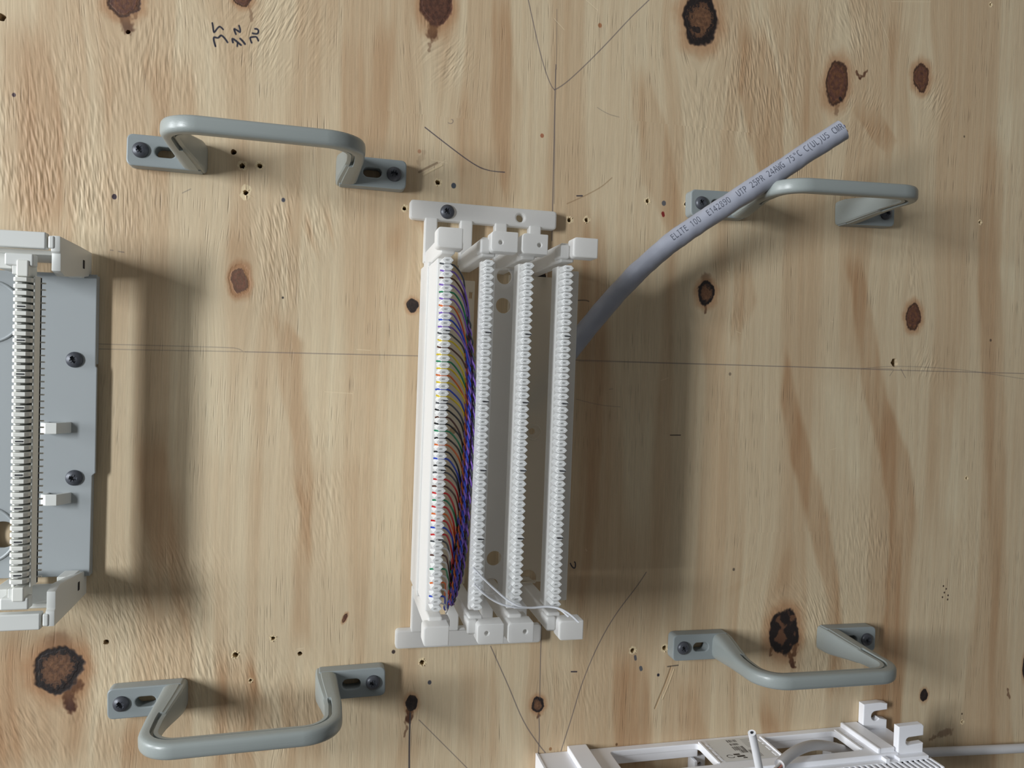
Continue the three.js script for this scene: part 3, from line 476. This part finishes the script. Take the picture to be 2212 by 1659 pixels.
  { const p = loc(1140, 1250, 22), d = new THREE.Path(); d.moveTo(p.x - 5.5, p.y); d.absarc(p.x, p.y, 5.5, Math.PI, -0.5, true); d.lineTo(p.x + 0.5, p.y + 1); d.lineTo(p.x - 5.5, p.y); right.holes.push(d); }
  hole(right, 1149, 932, 22, 2.0);
  part('trough_floor', slab(left, 20.5, 22, 0.2, 12), M.trough, block, [0, 0, 0], 'translucent floor of the wired trough');
  const rf = part('trough_floor', slab(right, 20.5, 22, 0.2, 12), M.trough, block);
  { const p = loc(1152, 934, 22); const ring = new THREE.TorusGeometry(4.6, 0.5, 6, 28); part('hole_rim', ring, M.trough, rf, [p.x, p.y, 22]); }
}

// ---------------------------------------------------------------- coloured conductors punched into the first row
{
  const RING = [['slate grey', [0.07, 0.075, 0.085]], ['brown', [0.10, 0.035, 0.02]], ['green', [0.01, 0.24, 0.10]], ['orange', [0.75, 0.16, 0.025]], ['blue', [0.02, 0.07, 0.55]]];
  const TIP = [['violet', [0.23, 0.12, 0.52]], ['yellow', [0.78, 0.58, 0.015]], ['black', [0.012, 0.012, 0.013]], ['red', [0.62, 0.012, 0.014]], ['white', [0.72, 0.70, 0.70]]];
  const wireMat = {}; for (const [n, c] of [...RING, ...TIP]) wireMat[n] = new THREE.MeshPhysicalMaterial({ color: lin(...c), roughness: 0.38 });
  const spine = [[985, 570, 64], [1000, 640, 64], [1009, 720, 64], [1015, 800, 64], [1016, 870, 64], [1013, 950, 64], [1008, 1030, 64], [1003, 1110, 63], [998, 1180, 62], [990, 1240, 60], [982, 1285, 54], [976, 1308, 44], [972, 1318, 26]].map(([u, v, z]) => loc(u - 4, v, z));
  const spineAt = (y) => { let i = 0; while (i < spine.length - 2 && y < spine[i + 1].y) i++; const a = spine[i], b = spine[i + 1], t = clamp((y - a.y) / (b.y - a.y)); return a.clone().lerp(b, t); };
  const x0 = RAILX[0], ordinal = (n) => `${n}${n % 10 === 1 && n !== 11 ? 'st' : n % 10 === 2 && n !== 12 ? 'nd' : n % 10 === 3 && n !== 13 ? 'rd' : 'th'}`;
  const r = rng(42), base = [BL.x, BL.y];
  for (let p = 0; p < 25; p++) {
    const group = Math.floor(p / 5), inG = p % 5;
    // lane of the pair within the bundle; pairs from the top run along the outer right, later ones nearer the row
    const FRONT = [[2.4, 5], [1.3, 4.2], [0.4, 3.6], [-1.9, 5], [-0.5, 6.2]];
    const lane = p < 5 ? { x: FRONT[p][0], z: FRONT[p][1] } : { x: 1.3 - 4.8 * (p / 24) + 1.2 * (r() - 0.5), z: 4 - 11 * (p / 24) + 0.7 * Math.sin(p * 2.4) }; const pitch = 7.5 + 2.5 * r(), ph = r() * 6.28;
    for (let w = 0; w < 2; w++) {
      const k = 2 * p + w, [cname] = w ? TIP[group] : RING[inG];
      const yg = TOP - (k + 0.5) * PITCH;
      const pts = [V3(x0 - 3.4 - 0.7 * r(), yg + 0.9 * (r() - 0.3), 76.4), V3(x0 - 2.6, yg + 0.15, 76.4), V3(x0, yg, 76.2), V3(x0 + 2.8, yg, 76.2)];
      const drop = 16 + 9 * r();
      pts.push(V3(x0 + 4.6, yg - 0.5 - 0.6 * r(), 75.2));
      const jy = yg - drop, join = spineAt(Math.max(jy, -93)), endY = -98;
      if (jy > -90) {
        pts.push(V3(lerp(x0 + 4.4, join.x + lane.x, 0.58), yg - drop * 0.36, lerp(75, join.z + lane.z, 0.35)));
        for (let y = jy; y > endY; y -= 1.35) {
          const c = spineAt(y), tw = ph + (y / pitch) * Math.PI * 2 + w * Math.PI, tight = smooth(-70, -96, y) * 0.55, late = smooth(jy, jy - 30, y);
          const lx = lane.x * (1 - tight) * lerp(0.75, 1, late), lz = lane.z * (1 - tight);
          pts.push(V3(c.x + lx + 0.56 * Math.cos(tw), y, c.z + lz + 0.56 * Math.sin(tw)));
        }
      } else {
        const c = spineAt(-92); pts.push(V3(x0 + 6 + w, yg - 5, 70), V3(x0 + 7 + w, Math.max(yg - 11, -97.5), 62), V3(lerp(x0 + 7, c.x, 0.5), -98.5 - w * 0.5, 54 - w), V3(c.x - 1 + w, -96, 44));
      }
      const last = pts[pts.length - 1]; pts.push(V3(last.x * 0.5 + (spine[12].x) * 0.5, -95, 36), V3(spine[12].x + 2, -90, 28), V3(spine[12].x + 3, -82, 25.5));
      const at = [x0, yg, 77], geo = tube(pts, 0.5, Math.round(pts.length * 1.3 + 24), 6); minus(geo, ...at);
      const o = part(numbered('insulated_wire'), geo, wireMat[cname], scene, [0, 0, 0]);
      const cs = Math.cos(BL.rot), sn = Math.sin(BL.rot);
      o.position.set((BL.x + at[0] * cs - at[1] * sn) * S, (BL.y + at[0] * sn + at[1] * cs) * S + LIFT, at[2] * S); o.rotation.z = BL.rot;
      tag(o, `thin ${cname} wire in the wired row, ${ordinal(k + 1)} slot from the screwed end`, 'wire', 'coloured wires punched into the wiring block');
    }
  }
}

// ---------------------------------------------------------------- loose grey 25-pair cable
{
  const N = [2048, 128], cv = document.createElement('canvas'); [cv.width, cv.height] = N; const c = cv.getContext('2d');
  const im = c.createImageData(...N), r = rng(8);
  for (let j = 0; j < N[1]; j++) for (let i = 0; i < N[0]; i++) { const o = (j * N[0] + i) * 4, n = 5 * noise(i / 60, j / 18) + 3 * (r() - 0.5); im.data[o] = 150 + n; im.data[o + 1] = 153 + n; im.data[o + 2] = 165 + n; im.data[o + 3] = 255; }
  c.putImageData(im, 0, 0);
  const pts = [[1130, 880, 13], [1190, 810, 14], [1250, 733, 17], [1303, 668, 22], [1368, 597, 28], [1440, 532, 35], [1520, 476, 43], [1600, 424, 51], [1680, 372, 59], [1750, 325, 66], [1820, 281, 73]].map(([u, v, z]) => W(u, v, z));
  const curve = new THREE.CatmullRomCurve3(pts, false, 'centripetal'), L = curve.getLength(), SP = curve.getSpacedPoints(200);
  const uAt = (u, v) => { let best = 0, d = 1e9; SP.forEach((p, i) => { const q = V3(p.x, p.y, p.z).multiplyScalar(S).add(V3(0, LIFT, 0)).project(camera), e = Math.hypot((q.x + 1) * 1106 - u, (1 - q.y) * 829.5 - v); if (e < d) { d = e; best = i / 200; } }); return best; };
  const a = uAt(1452, 520), b = 0.998;
  c.fillStyle = 'rgba(36,38,48,0.85)'; c.font = '34px monospace'; c.textBaseline = 'middle';
  const words = 'ELITE 100  E142890  UTP 25PR 24AWG 75°C C(UL)US CMR', wpx = (b - a) * N[0], tw = c.measureText(words).width;
  c.save(); c.translate(a * N[0], N[1] * 0.5); c.scale(wpx / tw, -0.6); c.fillText(words, 0, 0); c.restore();
  const t = new THREE.CanvasTexture(cv); t.colorSpace = THREE.SRGBColorSpace; t.wrapS = THREE.ClampToEdgeWrapping; t.wrapT = THREE.RepeatWrapping;
  const mat = new THREE.MeshPhysicalMaterial({ map: t, roughness: 0.42, bumpMap: stipple, bumpScale: 0.00004 });
  const sides = 24, at = pts[2].toArray(), geo = tube(pts, (s) => Array.from({ length: sides }, (_, k) => 6.2 + 0.28 * noise(s * 26, k / sides * 5) + 0.15 * noise(s * 70, k / 3)), 170, sides, V3(-0.45, 0.35, 1));
  const cable = thing('multi_pair_cable', 'loose grey multi-pair cable with printed lettering, cut off at its free end', 'cable', at);
  part('cable_jacket', minus(geo, ...at), mat, cable);
  // cut end: a bunch of conductors inside the jacket
  const E = curve.getPoint(1), T = curve.getTangent(1), cols = [[0.5, 0.5, 0.52], [0.05, 0.1, 0.5], [0.6, 0.2, 0.05], [0.7, 0.7, 0.68], [0.05, 0.3, 0.1], [0.4, 0.05, 0.05], [0.2, 0.12, 0.4]];
  cols.forEach((cl, k) => { const an = k * 1.05, rr = k ? 2.9 : 0, o = V3(-T.y, T.x, 0).normalize().multiplyScalar(rr * Math.cos(an)).add(V3(0, 0, 1).multiplyScalar(rr * Math.sin(an))); const p0 = E.clone().add(o).addScaledVector(T, -3), p1 = E.clone().add(o).addScaledVector(T, 0.35); part('conductor_end', minus(tube([p0, p1], 1.15, 2, 7, V3(0, 0, 1), true, false), ...at), std(lin(...cl), 0.5), cable); });
}

// ---------------------------------------------------------------- clear plastic film caught over the lower end of the rows
{
  const A = [[1022, 1226, 84], [1045, 1250, 84], [1068, 1272, 83], [1095, 1295, 83], [1120, 1309, 84], [1150, 1313, 83], [1185, 1311, 83], [1212, 1316, 85], [1235, 1330, 87], [1250, 1344, 88]].map(([u, v, z]) => W(u, v, z));
  const B = [[1024, 1262, 82], [1045, 1282, 82], [1066, 1297, 81], [1088, 1307, 81], [1112, 1312, 81], [1140, 1313, 80], [1165, 1311, 80], [1190, 1310, 80], [1210, 1317, 82], [1228, 1332, 84]].map(([u, v, z]) => W(u, v, z));
  const at = A[0].toArray(), mat = new THREE.MeshPhysicalMaterial({ color: lin(0.95, 0.96, 0.98), roughness: 0.12, transmission: 0.9, thickness: 0, side: THREE.DoubleSide });
  const edge = new THREE.MeshPhysicalMaterial({ color: lin(0.86, 0.87, 0.9), roughness: 0.2, transmission: 0.35, thickness: 0 });
  const film = thing('plastic_film', 'crumpled strip of clear plastic film draped across the lower ends of the white rows', 'plastic film', at);
  const ca = new THREE.CatmullRomCurve3(A), cb = new THREE.CatmullRomCurve3(B), pos = [], idx = [], uv = [], n = 40, m = 6;
  for (let i = 0; i <= n; i++) for (let j = 0; j <= m; j++) { const p = ca.getPoint(i / n).lerp(cb.getPoint(i / n), j / m); p.z += 1.6 * noise(i / 5, j / 2.2 + 3); pos.push(p.x - at[0], p.y - at[1], p.z - at[2]); uv.push(i / n, j / m); }
  for (let i = 0; i < n; i++) for (let j = 0; j < m; j++) { const a = i * (m + 1) + j, b = a + m + 1; idx.push(a, b, a + 1, b, b + 1, a + 1); }
  const g = new THREE.BufferGeometry(); g.setAttribute('position', new THREE.Float32BufferAttribute(pos, 3)); g.setAttribute('uv', new THREE.Float32BufferAttribute(uv, 2)); g.setIndex(idx); g.computeVertexNormals();
  part('film_sheet', g, mat, film);
  for (const P of [A, B]) part('folded_edge', minus(tube(P, 0.55, 60, 6), ...at), edge, film, [0, 0, 0]);
}

// ---------------------------------------------------------------- grey block at the left edge
{
  const t = thing('connector_block', 'grey connector block with a long toothed contact strip and white end brackets', 'connector block', [-360, -34, 0]);
  const L = (g) => minus(g, -360, -34, 0);
  const plate = poly([[-420, -118], [-310.2, -118], [-309.8, -62], [-308.2, -60.5], [-308.2, -2], [-308.9, -1], [-308.9, 49.5], [-420, 49.5]]);
  plate.holes.push(circlePath(-353.5, -94, 7.2));
  part('base_plate', [L(slab(plate, 4, 6, 0.35, 20)), ...[[-310.4, -308.9, 0, 49], [-311.6, -310.2, -118, -62]].map(([a, b, c, d]) => L(box(a, b, c, d, 0.1, 4.4, 0.3)))], M.grey, t);
  for (const [y, r] of [[27, 16.5], [-94, 15]]) part('raised_ring', L(new THREE.TorusGeometry(r, 0.9, 8, 48).translate(-362, y, 6)), M.grey, t);
  for (const [u, v, a] of [[161, 777, 0.1], [160, 1032, 0.9]]) { const p = W(u, v, 6); screw(t, [p.x + 360, p.y + 34, 6], a); }
  for (const v of [924, 1078]) {            // retaining clips: little bridges that stand on the plate
    const p = W(92, v, 9), q = W(150, v, 7), w = 2.7, prof = poly([[p.x, 4.5], [p.x, 11], [p.x + 3, 13.5], [p.x + 8, 13.5], [q.x, 6.8], [q.x + 0.6, 5.2], [q.x - 1.5, 5.2], [p.x + 7, 11.2], [p.x + 3, 11.2], [p.x + 2.2, 10], [p.x + 2.2, 4.5]]);
    const g = new THREE.ExtrudeGeometry(prof, { depth: 2 * w, bevelEnabled: true, bevelSize: 0.3, bevelThickness: 0.3, bevelSegments: 1 }).translate(0, 0, -w).rotateX(Math.PI / 2).translate(0, p.y, 0);
    part('retaining_clip', L(toCreasedNormals(g, 0.5)), M.greyWhite, t);
  }
  // contact strip
  const sx0 = -332.6, sx1 = -323.2, y0 = -110, y1 = 43;
  const strip = part('contact_strip', [L(box(sx0 + 1, sx1, y0, y1, 46.5, 49, 0.4)), L(box(sx1 - 0.8, sx1, y0, y1, 46.5, 56, 0.3)), L(box(sx0 + 0.8, sx0 + 1.5, y0, y1, 46.5, 55, 0.3)), L(box(-335, -331.4, y0 - 10, y1 + 10, 40, 47.5, 0.4)), L(box(sx0 + 2, sx1 - 2, y1 - 1, y1 + 7, 47, 59.4, 0.8)), L(box(sx0 + 2, sx1 - 2, y0 - 6, y0 + 1, 47, 59.4, 0.8))], M.cream, t);  // includes an unseen spine added to widen the shadow of the strip
  const prof = [[0.2, 0], [0.2, 8], [0.9, 10.4], [2.0, 11.2], [6.8, 11.1], [8.4, 9.6], [8.8, 7], [8.8, 0]];
  const tg = toCreasedNormals(new THREE.ExtrudeGeometry(poly(prof), { depth: 1.45, bevelEnabled: true, bevelSize: 0.3, bevelThickness: 0.3, bevelOffset: -0.3, bevelSegments: 1 }).translate(0, 0, -0.72).rotateX(Math.PI / 2), 0.5);
  const tn = toCreasedNormals(new THREE.ExtrudeGeometry(poly([[0.8, 0], [1.4, 8.8], [2.4, 9.6], [4.2, 9.2], [5.4, 6], [6, 0]]), { depth: 0.5, bevelEnabled: false }).translate(0, 0, -0.25).rotateX(Math.PI / 2), 0.5);
  let a = null, b = null, pin = null, mk = null; const n = 46, pitch = (y1 - y0 - 3) / n;
  for (let k = 0; k < n; k++) {
    const y = y1 - 2.4 - k * pitch, at = [sx0 + 360, y + 34, 48.8], bt = [sx0 + 360, y - pitch / 2 + 34, 48.8];
    a ? again(a, strip, at) : (a = part('contact_tooth', tg, M.cream, strip, at));
    b ? again(b, strip, bt) : (b = part('contact_fin', tn, M.greyWhite, strip, bt));
    if (k % 2 === 0 || true) { const pt = [sx1 + 360, y - 0.6 + 34, 47.6]; pin ? again(pin, strip, pt) : (pin = part('contact_pin', box(-0.4, 2.0, -0.35, 0.35, -0.5, 0.5, 0), M.cream, strip, pt)); }
    if (k % 5 === 4) { const mt = [sx0 + 4.6 + 360, y + 34, 59.8]; mk ? again(mk, strip, mt) : (mk = part('position_mark', box(-1.6, 1.6, -0.35, 0.35, 0, 0.5, 0), M.ink, strip, mt)); }
  }
  // brackets at both ends
  for (const s of [1, -1]) {
    const Y = (d0, d1) => s > 0 ? [Math.min(d0, d1), Math.max(d0, d1)] : [Math.min(-67 - d0, -67 - d1), Math.max(-67 - d0, -67 - d1)];
    // side wall: a plate that stands off the board, its shape drawn in y-z
    const y = (d) => (s > 0 ? d : -67 - d);
    const wall = poly([[y(49), 1], [y(62), 1], [y(62.6), 22], [y(63), 54.6], [y(55.5), 54.6], [y(54.5), 53.4], [y(46), 53.4], [y(44), 46], [y(47.5), 12]].map(([a, b]) => [a, b]));
    const g = toCreasedNormals(new THREE.ExtrudeGeometry(wall, { depth: 3.2, bevelEnabled: true, bevelSize: 0.5, bevelThickness: 0.5, bevelOffset: -0.5, bevelSegments: 2 }), 0.6);
    g.applyMatrix4(new THREE.Matrix4().makeBasis(V3(0, 1, 0), V3(0, 0, 1), V3(1, 0, 0))).translate(-316.6, 0, 0);
    const br = part('end_bracket', [L(g), L(box(-318.3, -315.4, ...Y(56.6, 63), 47.5, 55.2, 0.9, 2)), L(box(-352, -315, ...Y(54.5, 57), 6, 44, 0.4)), L(box(-322, -314.5, ...Y(47, 50), 8, 22, 0.5)), L(box(-345, -338, ...Y(47, 56), 10, 43, 0.5))], M.greyWhite, t);
    part('painted_slot_dark', L(box(-313.5, -312.6, ...Y(51.5, 56), 15, 17.4, 0)), M.ink, br, [0, 0, 0]);  // solid black box painting the dark inside of a slot, no opening cut
    part('end_bar', L(box(-420, -319.2, ...Y(56.3, 64.5), 49.6, 55.2, 0.8, 2)), M.greyWhite, br);
    part('strip_latch', [L(box(-336, -323.4, ...Y(47.2, 53.2), 52, 58.6, 0.9, 2)), L(box(-333, -325.4, ...Y(43, 48), 48, 57.4, 0.5))], M.greyWhite, br);
  }
}

// ---------------------------------------------------------------- white hooked bracket at the lower right
{
  const O = [60, -244, 0], t = thing('hook_bracket', 'white plastic bracket with open windows, end hooks and a barcode label', 'bracket', O);
  const L = (g) => minus(g, ...O), Y0 = -244;
  // the upper side is a frame in the x-z plane: drawn as a shape (x, z) with windows, 4 mm thick
  const f = poly([[-13.5, 0.2], [189, 0.2], [191, 41.5], [-13.5, 41.5]]), win = (x0, x1) => { f.holes.push(roundRect(x0, x1, 6, 33.5, 3.2, new THREE.Path())); };
  win(1, 64); win(112, 168);
  const flat = (sh, y0, y1, bevel = 0.5) => slab(sh, 0, y1 - y0, bevel).applyMatrix4(new THREE.Matrix4().makeBasis(V3(1, 0, 0), V3(0, 0, 1), V3(0, -1, 0))).translate(0, y1, 0);
  part('top_frame', [L(flat(f, Y0 - 4, Y0)), L(box(1, 64, Y0 - 9, Y0 - 1, 2.4, 5.6, 0.4)), L(box(112, 168, Y0 - 9, Y0 - 1, 2.4, 5.6, 0.4)), L(box(-13, 190, Y0 - 24, Y0 - 2, 37.5, 41.2, 0.5))], M.bracket, t);
  const lip = (x0, x1, z0, z1) => L(box(x0, x1, Y0 - 0.3, Y0 + 0.9, z0, z1, 0.3));
  for (const [a, b] of [[64.2, 65.8], [168.3, 170], [110, 111.6]]) part('window_lip', lip(a, b, 5, 33), M.bracket, t);
  const dash = (x) => [8, 13, 17.5, 21, 25, 28.5].map((z, i) => L(box(x, x + 1.5, Y0 - 0.2, Y0 + 0.35, z, z + (i % 2 ? 1.6 : 3), 0.15)));
  part('molded_rib', [...dash(68), ...dash(172), ...dash(107)], M.bracket, t);
  part('left_shelf', [L(box(-47.4, -26, Y0 - 22, Y0, 0.2, 41, 0.6, 2)), L(box(-47.6, -45.8, Y0 - 22, Y0 + 0.6, 0.2, 41, 0.4))], M.bracket, t);
  part('raised_band', L(box(-26.4, -13.2, Y0 - 20, Y0 + 3.6, 0.2, 42, 0.7, 2)), M.bracket, t);
  part('raised_ridge', [L(box(177, 190, Y0 - 3, Y0 + 2.8, 0.2, 39.5, 0.9, 2)), L(box(176.4, 179, Y0 - 1, Y0 + 3.2, 0.2, 39.8, 0.9, 2))], M.bracket, t);
  part('right_shelf', [L(box(188, 211, Y0 - 5, Y0 - 1.2, 0.2, 46, 0.5)), L(box(188.3, 210.7, Y0 - 20, Y0 - 3, 41.2, 45.6, 0.5))], M.bracket, t);
  // C-shaped hooks
  const hook = (round) => { const h = new THREE.Shape(); h.moveTo(191, Y0 - 2); h.lineTo(210.5, Y0 - 2); h.lineTo(210.5, Y0 + 4.8); if (round) { h.lineTo(206, Y0 + 6); h.absarc(201, Y0 + 8.2, 3.4, -0.5, -Math.PI * 1.5, true); h.lineTo(210.5, Y0 + 12.2); } else { h.lineTo(200, Y0 + 4.2); h.quadraticCurveTo(197, Y0 + 4.2, 197, Y0 + 6.5); h.quadraticCurveTo(197, Y0 + 9.4, 200, Y0 + 9.4); h.lineTo(210.5, Y0 + 9.9); } h.lineTo(210.5, Y0 + 16.4); h.lineTo(round ? 205 : 209, Y0 + 17.6); h.lineTo(191, Y0 + 17.2); h.lineTo(191, Y0 - 2); return h; };
  part('wall_hook', L(slab(hook(true), 0.3, 6, 0.6)), M.bracket, t); part('wall_hook', L(slab(hook(false), 36, 41, 0.6)), M.bracket, t);
  // comb of fins along the front edge
  part('front_wall', [L(box(-13, 212, Y0 - 30, Y0 - 3.2, 41, 46, 0.5)), L(box(178, 181, Y0 - 8, Y0 - 1, 41, 46, 0.3))], M.bracket, t);
  let fin = null; const fg = slab(poly([[44.5, -26], [57.5, -26], [58.5, -24], [58.5, -5.5], [56.5, -3.4], [44.5, -3.4]]), 0, 1.9, 0.45).applyMatrix4(new THREE.Matrix4().makeBasis(V3(0, 0, 1), V3(0, 1, 0), V3(-1, 0, 0)));
  for (let x = 213.5, k = 0; x > 60; x -= 4.1, k++) { const at = [x - O[0], 0, 0]; fin ? again(fin, t, at) : (fin = part('comb_fin', fg, M.bracket, t, at)); }
  // screw tabs seen through the windows
  for (const [u, v, z] of [[1507, 1646, 2], [1797, 1622, 2]]) { const p = W(u, v, z), sh = roundRect(p.x - 5, p.x + 5, p.y - 16, p.y + 5, 0.5); sh.holes.push(circlePath(p.x + 1, p.y - 1, 1.4)); part('screw_tab', [L(slab(sh, 0.2, 3, 0.3)), L(box(p.x - 6.5, p.x - 4.4, p.y - 16, p.y + 5, 0.2, 10, 0.4))], M.bracket, t); }
  // label on the frame
  const cv = document.createElement('canvas'); cv.width = 256; cv.height = 192; const c = cv.getContext('2d'); c.fillStyle = '#dcdcda'; c.fillRect(0, 0, 256, 192);
  const r = rng(12); c.fillStyle = '#2c2c30';
  for (const [x0, y0, w, h] of [[96, 12, 46, 22], [96, 44, 40, 18], [92, 72, 52, 34], [150, 110, 44, 60], [110, 106, 36, 24]]) for (let x = x0; x < x0 + w;) { const b = 1 + r() * 4; c.fillRect(x, y0, b, h); x += b + 1 + r() * 3; }
  c.fillStyle = '#8a8a8c'; for (let k = 0; k < 7; k++) c.fillRect(166, 16 + k * 11, 26 + 34 * r(), 3); c.fillStyle = '#2c2c30';
  c.strokeStyle = '#3c3c40'; c.lineWidth = 4; c.beginPath(); c.ellipse(46, 150, 16, 12, 0.3, 0, 5.4); c.stroke(); c.fillRect(66, 132, 30, 12); c.fillRect(74, 148, 38, 14); c.fillRect(96, 166, 20, 8);
  const tex = new THREE.CanvasTexture(cv); tex.colorSpace = THREE.SRGBColorSpace;
  const lg = new THREE.PlaneGeometry(38, 29).rotateX(-Math.PI / 2).translate(89, Y0 + 0.12, 18);
  part('barcode_label', L(lg), new THREE.MeshPhysicalMaterial({ map: tex, roughness: 0.35, side: THREE.DoubleSide }), t, [0, 0, 0], 'white paper label printed with barcodes');
}
// white cable that runs along the plywood, dives behind the bracket and comes up through its window
{
  const pts = [[2290, 1612, 5], [2212, 1616, 5], [2100, 1621, 5], [1995, 1626, 5], [1920, 1634, 5], [1870, 1632, 8], [1830, 1622, 15], [1790, 1612, 24], [1755, 1610, 32], [1722, 1621, 41], [1700, 1636, 48], [1684, 1652, 54]].map(([u, v, z]) => W(u, v, z));
  const at = pts[3].toArray(), mat = new THREE.MeshPhysicalMaterial({ color: lin(0.62, 0.61, 0.62), roughness: 0.45 });
  const t = thing('network_cable', 'off-white cable lying along the plywood and looping up through the bracket window', 'cable', at);
  part('cable_jacket', minus(tube(pts, 3.3, 110, 14), ...at), mat, t);
  const E = pts[11], T = pts[11].clone().sub(pts[10]).normalize();
  [[0.6, 0.24, 0.18], [0.7, 0.66, 0.64], [0.05, 0.08, 0.3], [0.45, 0.14, 0.06]].forEach((cl, k) => { const o = V3(Math.cos(k * 1.6) * 1.5, Math.sin(k * 1.6) * 1.2, 0.6); part('conductor_end', minus(tube([E.clone().add(o).addScaledVector(T, -3), E.clone().add(o).addScaledVector(T, 7), E.clone().add(o.multiplyScalar(1.6)).addScaledVector(T, 14)], 0.8, 8, 7), ...at), std(lin(...cl), 0.45), t); });
}
{
  const pts = [[1652, 1720, 58], [1641, 1665, 62], [1632, 1620, 66], [1624, 1583, 70]].map(([u, v, z]) => W(u, v, z)), at = pts[0].toArray();
  const t = thing('cut_cable', 'short white cable standing out of the bracket with a cut tip', 'cable', at);
  part('cable_jacket', minus(tube(pts, 2.35, 30, 14), ...at), new THREE.MeshPhysicalMaterial({ color: lin(0.8, 0.8, 0.82), roughness: 0.4 }), t);
  const E = pts[3], T = pts[3].clone().sub(pts[2]).normalize();
  part('cable_core', minus(tube([E.clone().addScaledVector(T, -2), E.clone().addScaledVector(T, 0.4)], 0.9, 2, 8, V3(0, 0, 1), true, false), ...at), M.ink, t);
}

renderer.render(scene, camera);
